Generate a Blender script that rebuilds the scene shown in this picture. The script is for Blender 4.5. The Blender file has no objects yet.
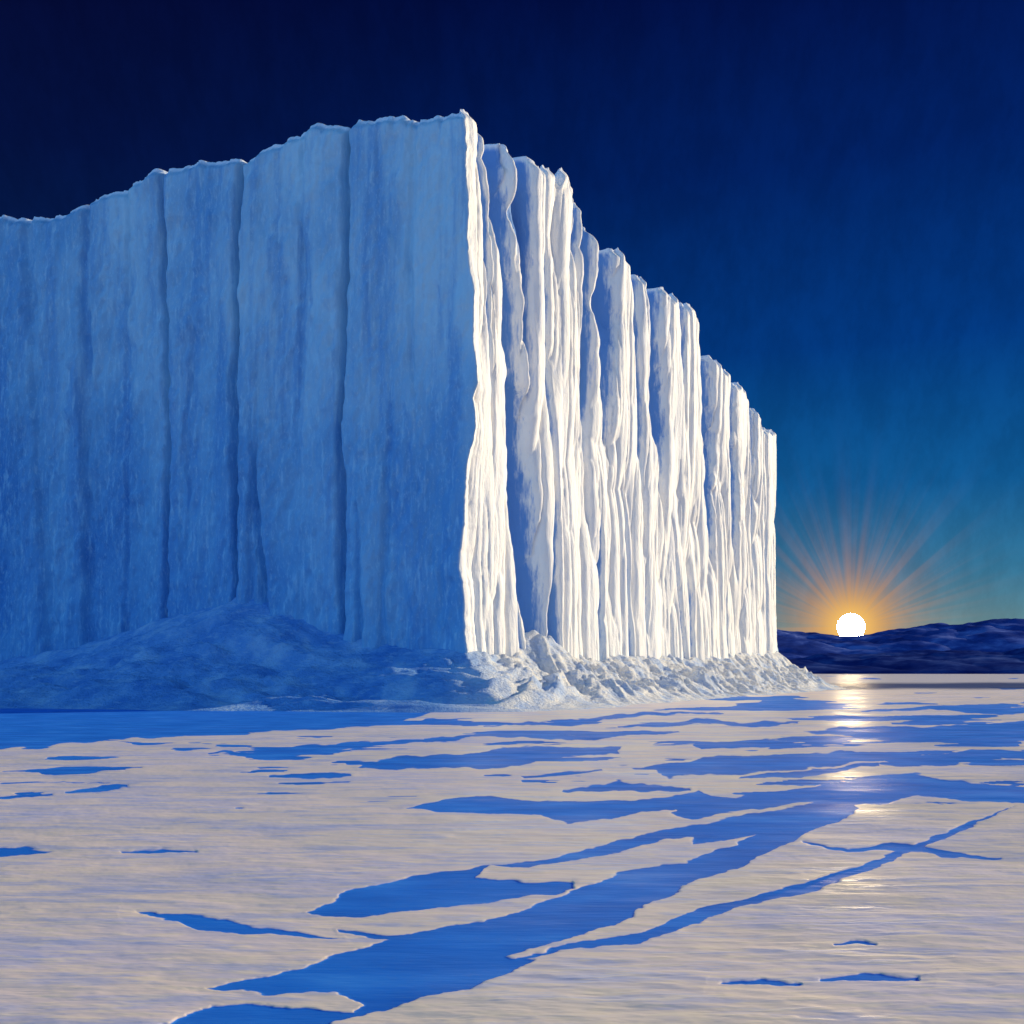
import bpy, math, numpy as np
from mathutils import Vector
rng=np.random.default_rng(7)
F=1024.0; HZ=672.0; CH=4.0
SUN_AZ=64.0; SUN_EL=17.0
scene=bpy.context.scene
scene.view_settings.view_transform='Standard'
scene.view_settings.look='None'
scene.view_settings.exposure=0

def lin(r,g,b):
    def f(c):
        c/=255.0
        return c/12.92 if c<=0.04045 else ((c+0.055)/1.055)**2.4
    return (f(r),f(g),f(b),1.0)

TAB=rng.random((256,256))
def vn(x,y,seed=0):
    x=np.asarray(x,dtype=float)+seed*17.31; y=np.asarray(y,dtype=float)+seed*9.77
    xi=np.floor(x).astype(int); yi=np.floor(y).astype(int)
    fx=x-xi; fy=y-yi
    fx=fx*fx*fx*(fx*(fx*6-15)+10); fy=fy*fy*fy*(fy*(fy*6-15)+10)
    a=TAB[xi&255,yi&255]; b=TAB[(xi+1)&255,yi&255]; c=TAB[xi&255,(yi+1)&255]; d=TAB[(xi+1)&255,(yi+1)&255]
    return (a*(1-fx)+b*fx)*(1-fy)+(c*(1-fx)+d*fx)*fy
def fbm(x,y,seed=0,o=4,g=0.5):
    s=0;a=1;t=0
    for i in range(o):
        s=s+a*vn(x*2**i,y*2**i,seed+i*3.1); t+=a; a*=g
    return s/t
def ridge(x,y,seed=0):
    return 1-np.abs(2*vn(x,y,seed)-1)
def sstep(a,b,x):
    t=np.clip((x-a)/(b-a),0,1); return t*t*(3-2*t)

def grid_mesh(name,co,wrap=False,attrs=None,flip=False):
    R,C,_=co.shape
    idx=np.arange(R*C).reshape(R,C)
    if wrap:
        nx=np.roll(idx,-1,axis=1)
        q=np.stack([idx[:-1],nx[:-1],nx[1:],idx[1:]],axis=-1).reshape(-1,4)
    else:
        q=np.stack([idx[:-1,:-1],idx[:-1,1:],idx[1:,1:],idx[1:,:-1]],axis=-1).reshape(-1,4)
    if flip: q=q[:,::-1].copy()
    v=co.reshape(-1,3)
    me=bpy.data.meshes.new(name)
    me.vertices.add(len(v)); me.vertices.foreach_set('co',v.astype(np.float32).ravel())
    n=len(q)
    me.loops.add(n*4); me.loops.foreach_set('vertex_index',q.astype(np.int32).ravel())
    me.polygons.add(n); me.polygons.foreach_set('loop_start',np.arange(0,n*4,4,dtype=np.int32))
    me.polygons.foreach_set('use_smooth',np.ones(n,dtype=bool))
    me.update(calc_edges=True)
    if attrs:
        for k,a in attrs.items():
            at=me.attributes.new(k,'FLOAT','POINT'); at.data.foreach_set('value',np.ascontiguousarray(a).astype(np.float32).ravel())
    ob=bpy.data.objects.new(name,me); scene.collection.objects.link(ob)
    return ob

class NT:
    def __init__(s,nt): s.nt=nt; nt.nodes.clear()
    def n(s,t,**k):
        nd=s.nt.nodes.new(t)
        for a,b in k.items(): setattr(nd,a,b)
        return nd
    def set(s,sock,val):
        if isinstance(val,bpy.types.NodeSocket): s.nt.links.new(val,sock)
        else: sock.default_value=val
    def m(s,op,a,b=0.0,c=0.0,clamp=False):
        nd=s.n('ShaderNodeMath',operation=op); nd.use_clamp=clamp
        s.set(nd.inputs[0],a); s.set(nd.inputs[1],b); s.set(nd.inputs[2],c)
        return nd.outputs[0]
    def mix(s,f,a,b,bt='MIX'):
        nd=s.n('ShaderNodeMix',data_type='RGBA',blend_type=bt)
        s.set(nd.inputs[0],f); s.set(nd.inputs[6],a); s.set(nd.inputs[7],b)
        return nd.outputs[2]
    def ramp(s,f,pts,interp='LINEAR'):
        nd=s.n('ShaderNodeValToRGB'); cr=nd.color_ramp; cr.interpolation=interp
        while len(cr.elements)<len(pts): cr.elements.new(0.5)
        for e,(p,c) in zip(cr.elements,pts):
            e.position=p; e.color=c if len(c)==4 else (*c,1)
        s.set(nd.inputs[0],f); return nd.outputs[0]
    def mr(s,v,a,b,c=0.0,d=1.0,smooth=True):
        nd=s.n('ShaderNodeMapRange'); nd.interpolation_type='SMOOTHSTEP' if smooth else 'LINEAR'
        s.set(nd.inputs[0],v)
        for i,x in enumerate((a,b,c,d)): s.set(nd.inputs[i+1],x)
        return nd.outputs[0]
    def noise(s,scale,vec=(1,1,1),detail=4,rough=0.5,src='Object'):
        tc=s.n('ShaderNodeTexCoord'); mp=s.n('ShaderNodeMapping')
        s.nt.links.new(tc.outputs[src],mp.inputs[0]); mp.inputs['Scale'].default_value=vec
        no=s.n('ShaderNodeTexNoise'); no.inputs['Scale'].default_value=scale
        no.inputs['Detail'].default_value=detail; no.inputs['Roughness'].default_value=rough
        s.nt.links.new(mp.outputs[0],no.inputs['Vector']); return no.outputs['Fac']
    def attr(s,name):
        return s.n('ShaderNodeAttribute',attribute_name=name).outputs['Fac']
def mat(name):
    m=bpy.data.materials.new(name); m.use_nodes=True; t=NT(m.node_tree)
    p=t.n('ShaderNodeBsdfPrincipled'); o=t.n('ShaderNodeOutputMaterial')
    t.nt.links.new(p.outputs[0],o.inputs[0]); return m,t,p
def bump(t,p,h,strength,dist):
    b=t.n('ShaderNodeBump'); b.inputs['Strength'].default_value=strength; b.inputs['Distance'].default_value=dist
    t.set(b.inputs['Height'],h); t.nt.links.new(b.outputs[0],p.inputs['Normal'])

# ---------------------------------------------------------------- camera
cam=bpy.data.cameras.new('camera'); co=bpy.data.objects.new('camera',cam); scene.collection.objects.link(co)
co.location=(0,0,CH); co.rotation_euler=(math.radians(90),0,0)
cam.sensor_width=36; cam.lens=36; cam.shift_y=(HZ-512)/1024; cam.clip_end=60000; cam.clip_start=0.1
scene.camera=co

# ---------------------------------------------------------------- iceberg plan
def W(px,d): return np.array([(px-512)/F*d,d])
C=W(463,120); L0=W(-60,154); L1=L0+(L0-C)*1.3; E=W(777,250); E2=np.array([82,335.]); B2=np.array([-10,430.]); B=np.array([-170,400.])
segs=[(L1,L0,1.2),(L0,C,0.17),(C,E,0.16),(E,E2,0.8),(E2,B2,3),(B2,B,3),(B,L1,3)]
P=[];segid=[]
for i,(a,b,st) in enumerate(segs):
    n=int(np.linalg.norm(b-a)/st)
    t=np.arange(n)/n
    P.append(a+(b-a)*t[:,None]); segid.append(np.full(n,i))
P=np.concatenate(P); segid=np.concatenate(segid)
seglen=np.linalg.norm(np.roll(P,-1,0)-P,axis=1); U=np.concatenate([[0],np.cumsum(seglen)[:-1]]); UT=seglen.sum()
Nraw=np.array([[ (s[1]-s[0])[1], -(s[1]-s[0])[0]] for s in segs]); Nraw/=np.linalg.norm(Nraw,axis=1)[:,None]
def smooth_normals(sig):
    M=4096; uu=np.arange(M)*UT/M
    sid=segid[np.clip(np.searchsorted(U,uu,side='right')-1,0,len(U)-1)]
    nn=Nraw[sid]; k=np.fft.rfftfreq(M,d=UT/M); g=np.exp(-2*(math.pi*k*sig)**2)
    out=[np.fft.irfft(np.fft.rfft(nn[:,j])*g,M) for j in range(2)]
    r=np.stack([np.interp(U,uu,o,period=UT) for o in out],1)
    return r/np.linalg.norm(r,axis=1)[:,None]
PX=512+F*P[:,0]/P[:,1]
prof_x=[-60,0,55,66,85,118,150,163,168,205,238,246,256,290,318,349,354,400,405,440,462,480,500,519,524,556,577,590,600,605,625,650,666,699,705,724,744,756,761,776]
prof_y=[216,215,214,207,196,186,175,171,172,162,160,161,151,132,125,126,122,117,120,115,113,124,137,149,158,170,179,200,216,246,252,280,290,311,343,368,391,408,425,433]
front=(segid==1)|(segid==2)
H=np.full(len(P),66.0)
H[front]=(HZ-np.interp(PX[front],prof_x,prof_y))/F*P[front,1]+CH
uC=U[segid==2][0]; uE=U[segid==3][0]
H[segid==0]=H[segid==1][0]+6*(fbm(U[segid==0]/20,0*U[segid==0],3)-.5)
H[segid==3]=np.interp(U[segid==3],[uE,uE+90],[61.5,50]); H[segid>3]=52
onR=(segid==2)
H+=.45+(0.9+1.3*onR)*(fbm(U/2.2,U*0,5)-.5)*front+(0.25+1.1*onR)*(vn(U/.9,U*0,8)-.5)*front
R=300
v=np.linspace(0,1,R)**0.97
Z=v[:,None]*(H[None,:]+1.0)-1.0
u=np.broadcast_to(U,(R,len(U)))
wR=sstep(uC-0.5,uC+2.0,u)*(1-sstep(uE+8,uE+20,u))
litW=sstep(uC-.15,uC+.15,u)*(1-sstep(uE+8,uE+20,u))  # mask of the sunlit face, for its painted pale colour
uw=u+3.0*(fbm(Z/32,u/30,11)-.5)+.8*(fbm(Z/8,u/8,12)-.5)
dR= 1.3*ridge(uw/13,Z/160,21)**1.5
dR+=1.3*(ridge(uw/5.6,Z/60,22)**4)
dR+=1.3*(ridge(uw/2.8,Z/24,23)**5)*(fbm(u/6,Z/14,30)+.1)
dR+=0.5*(ridge(uw/1.2,Z/12,24))**4*(fbm(u/3,Z/9,31)+.0)
dR+=0.28*(fbm(uw/.9,Z/6,26,5,.6)-.5)
dR=-(dR-1.1)*0.85
mF=np.where(front)[0]
def uof(px): return np.interp(px,PX[mF],U[mF])
relief=np.zeros_like(u)+0.0
def groove(pxt,pxb,w,dep,v0=0,v1=1,mark=False):
    global relief
    c=uof(pxt)*v[:,None]+uof(pxb)*(1-v[:,None])
    c=c+1.5*(fbm(Z/16,u*0,pxt)-.5)+.7*(fbm(Z/4,u*0,pxt+1)-.5)
    vv=v[:,None]
    amp=1.0
    if v0>0: amp=amp*sstep(v0-0.05,v0+0.35,vv)
    if v1<1: amp=amp*(1-sstep(v1-0.25,v1+0.05,vv))
    s=(u-c)/(w*(.55+.9*fbm(Z/8,u*0,pxt+2))*(.2+.8*amp))
    g=amp/(1+np.abs(s)**5)
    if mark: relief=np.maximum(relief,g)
    return dep*g
for g in [(503,545,2.5,6.0),(531,538,1.0,3,.45,1),(550,562,.9,2.4,.3,1),(597,590,1.3,3.8,.35,1),(612,616,2.9,5,.45,1),(657,674,3.0,5.5,.4,1),(640,650,1.0,2.6,.3,1),(660,684,.9,2.4,0,.45),(709,718,3.4,5.5,.3,1),(733,738,2.4,4.5,.35,1),(752,756,1.7,4,.3,1),(765,768,1.2,3),(483,496,.8,2.2,.4,1),(562,556,.8,2.2,0,.5),(626,630,1.0,2.4,0,.5),(690,690,1.2,2.8,0,.45),(515,520,.6,1.7,0,.6),(578,572,1.0,2.4,.6,1),(524,531,1.4,3,.72,1),(640,636,2.0,3.4,.7,1),(684,688,1.5,3.2,.65,1),(480,478,.5,1.5,0,.35),(604,600,.7,1.9,0,.5),(650,647,.8,1.8,0,.35),(725,727,1.0,2.4,0,.5),(587,583,1.3,3,.72,1),(672,676,1.2,3,.72,1),(494,494,.5,1.6,.55,1)]:
    dR-=groove(*g,mark=True)
uw2=u+2.5*(fbm(Z/30,u/40,41)-.5)+0.8*(fbm(Z/6,u/6,42)-.5)
dL= 3.0*(fbm(uw2/17,Z/130,43,3)-.5)*2+.7*(fbm(uw2/5,Z/40,44,4)-.5)*2
dL+=0.60*(fbm(uw2/2.4,Z/5,45,5,.6)-.5)*2+0.28*(fbm(uw2/.7,Z/1.5,46,3)-.5)*2
dL-=0.15*sstep(.85,1,ridge(uw2/4.2,Z/40,47))
relief0=relief.copy()
for g in [(20,60,.9,1.0),(80,88,.8,1.3),(163,172,.42,1.8),(196,190,.4,.7,.2,.8),(243,240,.45,2.0),(238,282,.5,1.4,0,.55),(349,343,.42,2.0),(355,366,.4,1.2,0,.4),(300,305,.35,.6,.3,1),(410,418,.35,.5,.4,1),(120,125,.4,.5),(270,258,.4,.8,0,.6),(395,388,.35,.5,0,.6)]:
    dL-=groove(*g)
disp=dL*(1-wR)+dR*wR
disp*=1-0.6*np.exp(-((u-uC)/1.0)**2)
brow=sstep(0.978,1.0,v)[:,None]
disp-=brow*1.1
disp+=0.8*(1-v[:,None])**3
NS=smooth_normals(0.8)
X=P[None,:,0]+NS[None,:,0]*disp; Y=P[None,:,1]+NS[None,:,1]*disp
dl=(C-L0)/np.linalg.norm(C-L0)
zc=Z[:,int(np.argmin(np.abs(U-uC)))]
ey=np.array([113,135,160,200,240,300,340,385,400,430,470,520,545,570,600,648],float); ec=np.array([0,.3,.3,.6,.6,1.4,1.3,2.0,1.2,1.5,.4,.1,-.4,-.6,.1,.3])
zz=(HZ-ey)/F*120+CH
cz=np.interp(zc,zz[::-1],ec[::-1])+.6*(fbm(zc/2.2,zc*0,133,4,.6)-.5)
cz=(cz*sstep(72,66,zc))[:,None]
wgt=np.where(u<uC,sstep(-5,0,u-uC),np.clip(1-(u-uC)/9,0,1)**1.5)
X=X+dl[0]*cz*wgt; Y=Y+dl[1]*cz*wgt
rows=[np.stack([X,Y,Z],-1)]
cen=np.array([-30,270.])
topX,topY,topZ=X[-1],Y[-1],Z[-1]
for k in [0.006,0.02,0.05,0.12,0.25,0.5,0.8,1.0]:
    x=topX+(cen[0]-topX)*k; y=topY+(cen[1]-topY)*k
    z=topZ*(1-k)+60*k+0.5*min(1,k*30)+1.0*(fbm(x/8,y/8,50)-.5)*min(1,k*10)
    rows.append(np.stack([x,y,z],-1)[None])
berg_co=np.concatenate(rows,0)
pad=lambda a,val=None: np.concatenate([a,np.broadcast_to(a[-1] if val is None else np.full(a.shape[1],val),(8,a.shape[1]))],0)
berg=grid_mesh('iceberg',berg_co,wrap=True,attrs={'rime':pad(litW),'crown':pad(np.broadcast_to(sstep(.987,1,v)[:,None],wR.shape),1.0),'groove_shade':pad(relief0*wR,0.0)})

m,t,p=mat('glacier_ice')
rime=t.attr('rime'); crown=t.attr('crown'); gr_shade=t.attr('groove_shade')
st=t.noise(0.35,(1,1,0.08),4,.6); st2=t.noise(1.6,(1,1,.14),4,.65); pat=t.noise(.06,(1,1,.6),3,.55); fine=t.noise(4,(1,1,.45),4,.7)
tc=t.n('ShaderNodeTexCoord'); sp=t.n('ShaderNodeSeparateXYZ'); t.nt.links.new(tc.outputs['Object'],sp.inputs[0])
shade_grad=t.m('ADD',t.m('ADD',t.m('MULTIPLY',pat,.95),t.m('MULTIPLY',sp.outputs[2],.0042)),t.m('MULTIPLY',sp.outputs[0],.0032))  # noise plus painted shading: darker to lower left, lighter to upper right
blue=t.ramp(shade_grad,[(.22,(.06,.24,.54)),(.46,(.19,.43,.66)),(.74,(.46,.69,.79))])
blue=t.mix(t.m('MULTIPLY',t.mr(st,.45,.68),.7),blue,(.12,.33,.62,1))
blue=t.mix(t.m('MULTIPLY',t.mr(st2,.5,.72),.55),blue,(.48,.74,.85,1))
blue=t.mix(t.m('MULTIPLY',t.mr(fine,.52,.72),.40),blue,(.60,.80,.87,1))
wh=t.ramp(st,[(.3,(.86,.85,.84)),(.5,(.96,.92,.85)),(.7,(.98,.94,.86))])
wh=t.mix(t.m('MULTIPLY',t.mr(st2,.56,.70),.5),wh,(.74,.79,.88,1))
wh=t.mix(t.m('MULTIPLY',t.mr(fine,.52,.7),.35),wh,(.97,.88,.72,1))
cv=t.mr(t.m('ADD',gr_shade,t.m('MULTIPLY',t.m('SUBTRACT',st2,.5),.7)),.22,.5)
wh=t.mix(cv,wh,(.14,.31,.64,1))  # blue shade painted into the groove bottoms
c=t.mix(rime,blue,wh)  # sunlit face painted pale, shaded face painted blue
c=t.mix(crown,c,(.9,.92,.95,1))
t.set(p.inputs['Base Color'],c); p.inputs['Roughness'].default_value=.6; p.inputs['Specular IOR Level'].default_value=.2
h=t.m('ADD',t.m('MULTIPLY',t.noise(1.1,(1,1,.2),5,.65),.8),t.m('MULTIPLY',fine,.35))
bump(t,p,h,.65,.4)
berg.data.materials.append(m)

# ---------------------------------------------------------------- snow bank
NB=smooth_normals(7.0)
keep=np.where((segid<=3))[0]; keep=keep[::2]
ub=U[keep]; Pb=P[keep]; Nb=NB[keep]; pxb=512+F*Pb[:,0]/Pb[:,1]; sb=segid[keep]
hb_px=[-60,0,40,90,130,180,215,245,262,290,330,380,430,462,480,505,522,534,548,565,600,650,700,740,776]
hb_y =[668,662,656,640,628,612,600,588,590,602,624,638,645,648,650,654,648,630,638,652,657,657,656,654,650]
hb=(HZ-np.interp(pxb,hb_px,hb_y))/F*(Pb[:,1]-4)+CH
hb[sb==0]=4.2; hb[sb==3]=9.2
wb=np.interp(ub,[0,uC-60,uC-25,uC,uC+12,uE,uE+20],[32,32,26,20,18,19,17])
wb=wb*(1+.25*(fbm(ub/9,ub*0,61)-.5))
S=np.linspace(0,1,170)[:,None]
off=-5+S*(wb[None,:]+5)
x=Pb[None,:,0]+Nb[None,:,0]*off; y=Pb[None,:,1]+Nb[None,:,1]*off
k0=5/(wb[None,:]+5)
q=np.clip((S-k0)/(1-k0),0,1)
lit=sstep(uC-4,uC+6,ub)[None,:]
pr=(1-q)**(1.3+.5*lit)
z=hb[None,:]*pr
env=np.minimum(1,pr*3.5)*np.sin(np.clip(q,0,1)*math.pi*.5+.5)
un=np.broadcast_to(ub,x.shape)
drift=(fbm(un/14+off/22,off/6,62,4)-.5)*4.0*(1-lit*.3)
drift+= (fbm(un/2.6+off/4,off/3.0,63,5,.6)-.5)*(2.0+.7*lit)
drift+=-(1-lit)*1.1*sstep(.65,1,ridge((un*.7+off)/7,off/9,67))
rub=ridge((un+off*.9)/3.4,(off)/5.5,64)
drift+=lit*1.1*(rub**2-.4)+lit*.5*(ridge((un-off*.5)/1.3,off/2.0,65)-.5)
drift+=.25*(fbm(un/.7,off/.7,66,3)-.5)
z=z+drift*env-0.25*q**2-.05
bank=grid_mesh('snow_bank',np.stack([x,y,z],-1),flip=True)
m,t,p=mat('drift_snow')
n1=t.noise(.25,(1,1,1),5,.6); n2=t.noise(2.5,(1,1,1.6),4,.65); n3=t.noise(1.1,(.6,1,2.2),4,.65)
tc=t.n('ShaderNodeTexCoord'); sp=t.n('ShaderNodeSeparateXYZ'); t.nt.links.new(tc.outputs['Object'],sp.inputs[0])
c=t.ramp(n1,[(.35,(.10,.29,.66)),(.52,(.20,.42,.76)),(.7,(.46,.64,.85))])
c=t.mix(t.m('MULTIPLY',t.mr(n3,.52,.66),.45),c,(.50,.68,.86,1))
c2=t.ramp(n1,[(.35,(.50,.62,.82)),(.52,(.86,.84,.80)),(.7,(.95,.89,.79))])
c2=t.mix(t.m('MULTIPLY',t.mr(n3,.53,.63),.6),c2,(.42,.56,.80,1))  # bluish patches paint shading onto the sunlit side of the bank
c=t.mix(t.mr(sp.outputs[0],-9,1),c,c2)  # shade painted as blue left of the corner, sunlight as cream right
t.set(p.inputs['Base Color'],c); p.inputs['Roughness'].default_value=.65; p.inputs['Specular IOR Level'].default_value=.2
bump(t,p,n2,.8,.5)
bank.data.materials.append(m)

# ---------------------------------------------------------------- sea ice sheet with melt leads and a painted berg shadow band
py_rows=np.concatenate([np.array([60000,9000,5000,3200,2300,1900,1600,1400,1280,1200,1150]),np.arange(1110,760,-.62),np.arange(760,676,-.34),np.array([675.6,675,674.3,673.6,673,672.7,672.4,672.25,672.16])])
rr=F*CH/(py_rows-HZ)
fa=np.linspace(-33,33,1050); ca_=np.concatenate([np.linspace(-180,-36,50),fa,np.linspace(36,180,50)[:-1],[180.]])
th=np.radians(ca_)
RR,TT=np.meshgrid(rr,th,indexing='ij')
gx=RR*np.sin(TT); gy=RR*np.cos(TT)
yy=np.where(gy>.5,gy,.5)
qx=512+F*gx/yy; qy=HZ+F*CH/yy
okf=(np.abs(ca_)<60)[None,:]&(gy>1)
wx=qx+22*(fbm(qx/50,qy/12,71)-.5)+7*(fbm(qx/14,qy/4,72)-.5)
wy=qy+9*(fbm(qx/60,qy/20,73)-.5)+4.5*(fbm(qx/22,qy/6,74)-.5)
def sdf(poly):
    pts=np.array(poly,float); x0,y0=pts.min(0)-14; x1,y1=pts.max(0)+14
    out=np.full(wx.shape,99.)
    mk=(wx>x0)&(wx<x1)&(wy>y0)&(wy<y1)&okf
    X_=wx[mk];Y_=wy[mk]
    d=np.full(X_.shape,1e9); ins=np.zeros(X_.shape,bool); n=len(pts)
    for i in range(n):
        a=pts[i];b=pts[(i+1)%n]; e=b-a
        tt=np.clip(((X_-a[0])*e[0]+(Y_-a[1])*e[1])/(e@e+1e-9),0,1)
        d=np.minimum(d,(X_-a[0]-tt*e[0])**2+(Y_-a[1]-tt*e[1])**2)
        c=((a[1]>Y_)!=(b[1]>Y_))
        if a[1]!=b[1]:
            c&=X_<(b[0]-a[0])*(Y_-a[1])/(b[1]-a[1])+a[0]
        ins^=c
    d=np.sqrt(d); out[mk]=np.where(ins,-d,d); return out
def line(pts,w):
    pts=np.array(pts,float); up=[];dn=[]
    n=len(pts)
    for i,(px,py) in enumerate(pts):
        ww=w*(math.sin(math.pi*(i+.35)/(n-.3)) if n>2 else 1)*(.7+.6*rng.random())
        up.append((px,py-ww/2)); dn.append((px,py+ww/2))
    return up+dn[::-1]
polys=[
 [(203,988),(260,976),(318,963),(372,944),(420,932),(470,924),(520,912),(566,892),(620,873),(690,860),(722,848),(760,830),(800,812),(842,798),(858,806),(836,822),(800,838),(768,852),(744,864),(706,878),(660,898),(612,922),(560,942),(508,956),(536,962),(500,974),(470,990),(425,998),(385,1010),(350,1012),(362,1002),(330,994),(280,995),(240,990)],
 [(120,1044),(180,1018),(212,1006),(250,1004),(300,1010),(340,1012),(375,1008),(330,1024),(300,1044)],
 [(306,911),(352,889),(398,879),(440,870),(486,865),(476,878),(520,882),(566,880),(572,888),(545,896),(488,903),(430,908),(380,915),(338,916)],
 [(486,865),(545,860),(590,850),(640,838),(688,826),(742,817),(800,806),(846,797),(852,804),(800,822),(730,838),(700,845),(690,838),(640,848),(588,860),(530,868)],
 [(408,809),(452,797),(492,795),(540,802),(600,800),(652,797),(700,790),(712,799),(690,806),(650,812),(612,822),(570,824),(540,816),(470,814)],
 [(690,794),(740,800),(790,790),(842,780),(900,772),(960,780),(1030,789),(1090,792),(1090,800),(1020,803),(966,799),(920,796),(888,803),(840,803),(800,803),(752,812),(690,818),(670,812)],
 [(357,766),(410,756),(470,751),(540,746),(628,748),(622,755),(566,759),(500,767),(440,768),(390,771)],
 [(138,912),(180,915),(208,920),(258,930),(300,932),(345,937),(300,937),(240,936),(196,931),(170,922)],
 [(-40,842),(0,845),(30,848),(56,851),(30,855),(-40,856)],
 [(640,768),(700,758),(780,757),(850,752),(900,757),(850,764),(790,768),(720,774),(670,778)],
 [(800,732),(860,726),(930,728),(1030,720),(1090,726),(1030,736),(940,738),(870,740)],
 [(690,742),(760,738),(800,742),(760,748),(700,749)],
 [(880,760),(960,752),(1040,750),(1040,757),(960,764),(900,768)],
 [(-80,690),(80,696),(200,702),(330,704),(430,712),(400,722),(330,728),(220,735),(100,742),(0,748),(-80,750)],  # blue band painted as the berg's shadow on the ice
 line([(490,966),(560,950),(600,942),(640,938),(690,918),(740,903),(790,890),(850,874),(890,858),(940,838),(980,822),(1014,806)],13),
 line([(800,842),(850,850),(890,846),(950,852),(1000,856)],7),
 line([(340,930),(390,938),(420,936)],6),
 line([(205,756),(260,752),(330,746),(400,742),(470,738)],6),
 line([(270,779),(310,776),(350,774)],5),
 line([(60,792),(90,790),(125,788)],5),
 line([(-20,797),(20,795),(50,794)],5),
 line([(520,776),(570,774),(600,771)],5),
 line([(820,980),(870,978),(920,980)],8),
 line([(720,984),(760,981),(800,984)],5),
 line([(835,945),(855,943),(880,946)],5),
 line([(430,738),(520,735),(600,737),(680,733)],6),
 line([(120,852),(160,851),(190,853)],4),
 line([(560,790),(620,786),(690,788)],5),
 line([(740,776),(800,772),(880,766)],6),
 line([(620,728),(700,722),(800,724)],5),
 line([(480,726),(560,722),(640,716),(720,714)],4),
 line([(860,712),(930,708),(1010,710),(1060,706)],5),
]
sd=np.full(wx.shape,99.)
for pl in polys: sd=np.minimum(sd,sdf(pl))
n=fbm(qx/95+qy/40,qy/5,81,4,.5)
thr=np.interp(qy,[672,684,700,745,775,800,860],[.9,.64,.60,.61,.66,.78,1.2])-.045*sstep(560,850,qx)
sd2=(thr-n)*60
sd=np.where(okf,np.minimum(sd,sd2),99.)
lead_and_shadow=np.clip(.5-sd/2.2,0,1)
wtr=sstep(0,3,-(np.abs(qy-686.5+4*(fbm(qx/150,qy/9,84)-.5))-4.5))*sstep(800,850,qx)*np.where(okf,1,0)
dist=RR
snow=.05*(fbm(gx/3.2,gy/1.6,91,4)-.5)*2+.022*(fbm(gx/.8,gy/.25,92,4,.55)-.5)*2
edge=1-np.exp(-np.clip(sd,0,99)/7)
gz=snow*np.clip(1-dist/400,0,1)*(1-lead_and_shadow)*(.25+.75*edge)+.008*(1-lead_and_shadow)-.010*sstep(0,1,lead_and_shadow)+.005*lead_and_shadow*(fbm(gx/1.2,gy/1.2,95)-.5)
gz=gz*np.clip(1-dist/900,0,1)
shore=grid_mesh('sea_ice',np.stack([gx,gy,gz],-1),attrs={'lead_and_shadow':lead_and_shadow,'water':wtr},flip=True)
m,t,p=mat('sea_ice_surface')
ld=t.mr(t.attr('lead_and_shadow'),.30,.70); wt=t.attr('water')
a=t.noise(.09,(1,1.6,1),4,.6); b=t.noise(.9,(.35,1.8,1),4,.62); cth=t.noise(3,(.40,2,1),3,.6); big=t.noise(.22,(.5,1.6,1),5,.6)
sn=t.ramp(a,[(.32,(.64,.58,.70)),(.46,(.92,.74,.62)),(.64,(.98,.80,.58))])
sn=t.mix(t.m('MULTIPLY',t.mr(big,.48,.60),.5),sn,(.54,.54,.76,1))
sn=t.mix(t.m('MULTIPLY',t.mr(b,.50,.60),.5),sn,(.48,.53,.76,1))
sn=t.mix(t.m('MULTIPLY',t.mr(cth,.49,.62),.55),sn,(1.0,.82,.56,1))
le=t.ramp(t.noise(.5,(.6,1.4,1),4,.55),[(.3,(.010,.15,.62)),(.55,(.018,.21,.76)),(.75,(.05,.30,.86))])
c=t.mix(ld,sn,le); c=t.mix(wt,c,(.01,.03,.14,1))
t.set(p.inputs['Base Color'],c)
rg=t.m('SUBTRACT',.62,t.m('MULTIPLY',t.mr(a,.40,.55),.20)); rg=t.m('SUBTRACT',rg,t.m('MULTIPLY',t.mr(b,.5,.6),.1))
rg=t.m('ADD',rg,t.m('MULTIPLY',ld,.08))
t.set(p.inputs['Roughness'],rg)
t.set(p.inputs['Specular IOR Level'],t.m('SUBTRACT',.65,t.m('MULTIPLY',ld,.50)))
bump(t,p,t.m('ADD',b,t.m('MULTIPLY',cth,.4)),.55,.07)
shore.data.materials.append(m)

# ---------------------------------------------------------------- hills
def hills(name,r0,depth,px_,py_,seed,col):
    az=np.radians(np.linspace(-70,80,1400)); s=np.linspace(0,1,90)
    rp=512+F*np.tan(np.clip(az,-1.2,1.2))
    top=(HZ-np.interp(rp,px_,py_))/F*(r0+depth*.5)*np.cos(az)
    top=top*(1+.10*(fbm(az*30,az*0,seed)-.5))+CH
    S_,A_=np.meshgrid(s,az,indexing='ij')
    R_=r0+depth*S_
    hh=np.sin(S_*math.pi)**.85*top[None,:]
    xx=R_*np.sin(A_);yv=R_*np.cos(A_)
    hh=hh+ (fbm(xx/180+yv/400,yv/140,seed+1,5,.6)-.5)*40*np.sin(S_*math.pi)-18*ridge(xx/110+yv/300,yv/260,seed+2)**3*np.sin(S_*math.pi)
    hh=np.where((S_<.02)|(S_>.98),-3,hh)
    ob=grid_mesh(name,np.stack([xx,yv,hh],-1),flip=True)
    m,t,p=mat(name+'_rock')
    n=t.noise(.006,(1,1,3),5,.65)
    c=t.ramp(n,[(.35,col[0]),(.52,col[1]),(.66,col[2])])
    t.set(p.inputs['Base Color'],c); p.inputs['Roughness'].default_value=.9; p.inputs['Specular IOR Level'].default_value=.0
    ob.data.materials.append(m); return ob
hills('hills',3600,1500,[-3000,600,778,815,840,870,900,930,980,1024,1100,1500,4000],[640,640,630,634,638,635,628,625,622,621,616,630,650],5,
      [(.022,.035,.16),(.045,.08,.30),(.16,.21,.50)])
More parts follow.
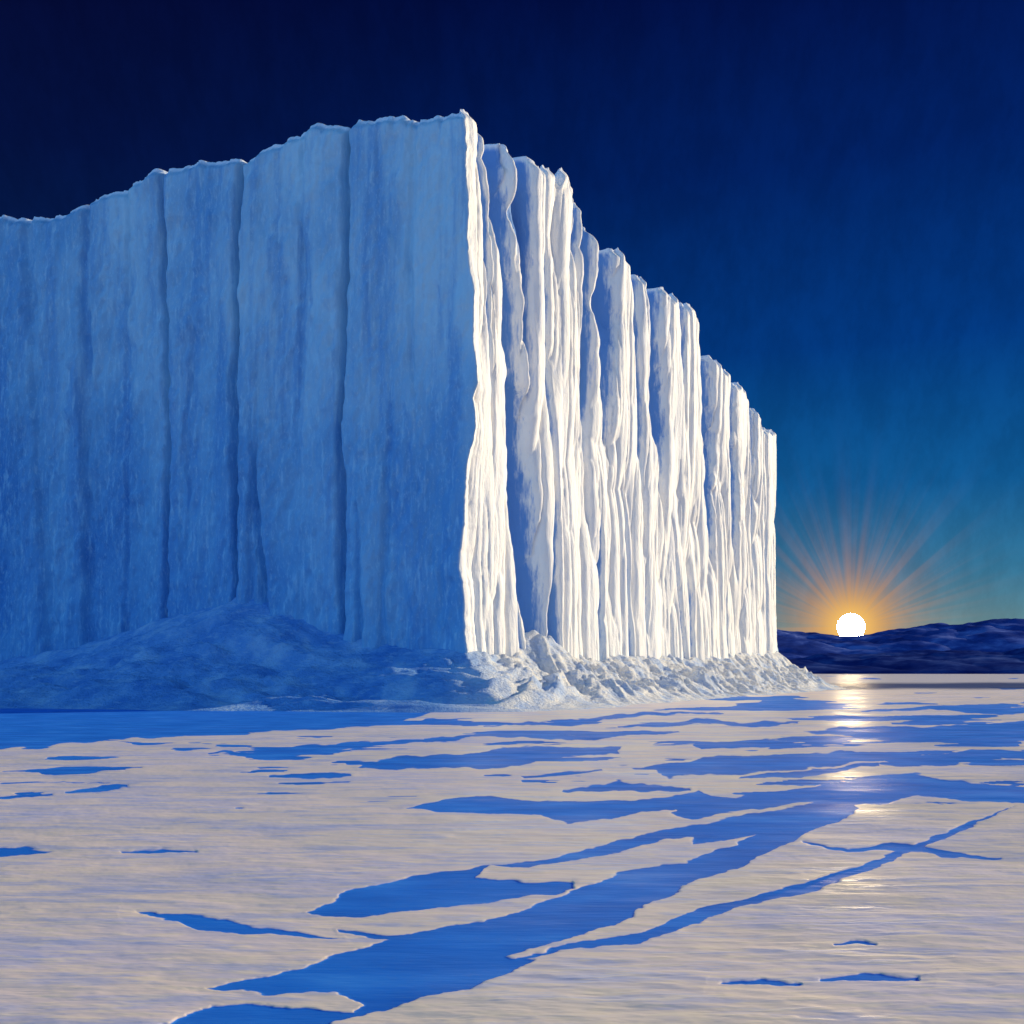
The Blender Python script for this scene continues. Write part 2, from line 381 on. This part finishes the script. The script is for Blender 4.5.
hills('hills',2300,800,[-3000,600,778,850,900,950,1024,1100,1500,4000],[665,665,655,657,656,651,648,645,650,660],9,
      [(.010,.016,.10),(.018,.036,.17),(.07,.11,.30)])

# ---------------------------------------------------------------- visible sun
sd_=Vector(((851-512)/F,1,(HZ-627)/F))
bpy.ops.mesh.primitive_uv_sphere_add(segments=64,ring_count=32,radius=13.2/F*9000,location=Vector((0,0,CH))+sd_*9000)
so=bpy.context.object; so.name='sun'
for f in so.data.polygons: f.use_smooth=True
ms=bpy.data.materials.new('sun_surface'); ms.use_nodes=True; t=NT(ms.node_tree)
e=t.n('ShaderNodeEmission'); e.inputs[0].default_value=(1,.76,.42,1); e.inputs[1].default_value=340
o=t.n('ShaderNodeOutputMaterial'); t.nt.links.new(e.outputs[0],o.inputs[0]); so.data.materials.append(ms)

# ---------------------------------------------------------------- sun lamp
az=math.radians(SUN_AZ); el=math.radians(SUN_EL)
tosun=Vector((math.sin(az)*math.cos(el),math.cos(az)*math.cos(el),math.sin(el)))
L=bpy.data.lights.new('sunlight','SUN'); L.energy=5; L.angle=math.radians(.5); L.color=(1,.87,.64)
lo=bpy.data.objects.new('sunlight',L); scene.collection.objects.link(lo)
lo.rotation_euler=tosun.to_track_quat('Z','Y').to_euler(); lo.location=(60,60,80)

# ---------------------------------------------------------------- world
w=bpy.data.worlds.new('World'); scene.world=w; w.use_nodes=True; t=NT(w.node_tree)
tc=t.n('ShaderNodeTexCoord'); sep=t.n('ShaderNodeSeparateXYZ'); t.nt.links.new(tc.outputs['Generated'],sep.inputs[0])
x,y,z=sep.outputs
def dot(v):
    nd=t.n('ShaderNodeVectorMath',operation='DOT_PRODUCT'); t.nt.links.new(tc.outputs['Generated'],nd.inputs[0]); nd.inputs[1].default_value=v; return nd.outputs['Value']
sky=t.ramp(z,[(0.0,lin(112,145,140)),(.035,lin(78,134,148)),(.09,lin(42,114,150)),(.17,lin(14,88,146)),(.29,lin(3,56,126)),(.43,lin(2,33,98)),(.56,lin(2,15,70)),(.9,lin(3,12,60))])
side=t.mr(x,-.5,.42,.42,1.0)
sky=t.mix(1.0,sky,side,'MULTIPLY')
sky=t.mix(t.mr(x,.05,-.45,0,.30),sky,lin(12,8,46))
no=t.n('ShaderNodeTexNoise'); no.inputs['Scale'].default_value=14; no.inputs['Detail'].default_value=5; no.inputs['Roughness'].default_value=.7
mp=t.n('ShaderNodeMapping'); mp.inputs['Scale'].default_value=(2.5,1,1.2); t.nt.links.new(tc.outputs['Generated'],mp.inputs[0]); t.nt.links.new(mp.outputs[0],no.inputs['Vector'])
sky=t.mix(1.0,sky,t.mr(no.outputs['Fac'],.3,.7,.90,1.12),'MULTIPLY')
back_fill=t.m('MULTIPLY',t.mr(dot((-.62,-.78,0)),-.05,.75),t.mr(z,-.1,.05))  # unseen brighter sky behind the camera, added as blue fill for the shaded face
sky=t.mix(back_fill,sky,(.12,.44,1.02,1))
S=sd_.normalized(); Rt=Vector((S.y,-S.x,0)).normalized(); Up=Rt.cross(S).normalized()
if Up.z<0: Up=-Up
a_=dot(Rt); b_=dot(Up); f_=dot(S)
r=t.m('SQRT',t.m('ADD',t.m('MULTIPLY',a_,a_),t.m('MULTIPLY',b_,b_)))
fr=t.mr(f_,.3,.7)
ang=t.m('ADD',t.m('ARCTAN2',a_,b_),11.3)
n1=t.n('ShaderNodeTexNoise'); n1.noise_dimensions='1D'; n1.inputs['Scale'].default_value=7.5; n1.inputs['Detail'].default_value=3; n1.inputs['Roughness'].default_value=.6; t.nt.links.new(ang,n1.inputs['W'])
ray=t.mr(n1.outputs['Fac'],.3,.7,.84,1.2)
g1=t.m('EXPONENT',t.m('MULTIPLY',t.m('POWER',t.m('MULTIPLY',r,1/.023),1.7),-1))
g2=t.m('MULTIPLY',t.m('EXPONENT',t.m('MULTIPLY',t.m('POWER',t.m('MULTIPLY',t.m('DIVIDE',r,ray),1/.042),1.5),-1)),.80)
hz=t.m('SQRT',t.m('ADD',t.m('MULTIPLY',t.m('MULTIPLY',a_,a_),.22),t.m('MULTIPLY',t.m('MULTIPLY',z,z),3.4)))
g3=t.m('MULTIPLY',t.m('EXPONENT',t.m('MULTIPLY',hz,-1/.052)),.72)
for g,cc in ((g3,lin(200,160,90)),(g2,lin(236,148,48)),(g1,(1.0,.60,.14,1))):
    sky=t.mix(t.m('MULTIPLY',g,fr,clamp=True),sky,cc)
bg=t.n('ShaderNodeBackground'); t.nt.links.new(sky,bg.inputs[0]); bg.inputs[1].default_value=1.0
o=t.n('ShaderNodeOutputWorld'); t.nt.links.new(bg.outputs[0],o.inputs[0])
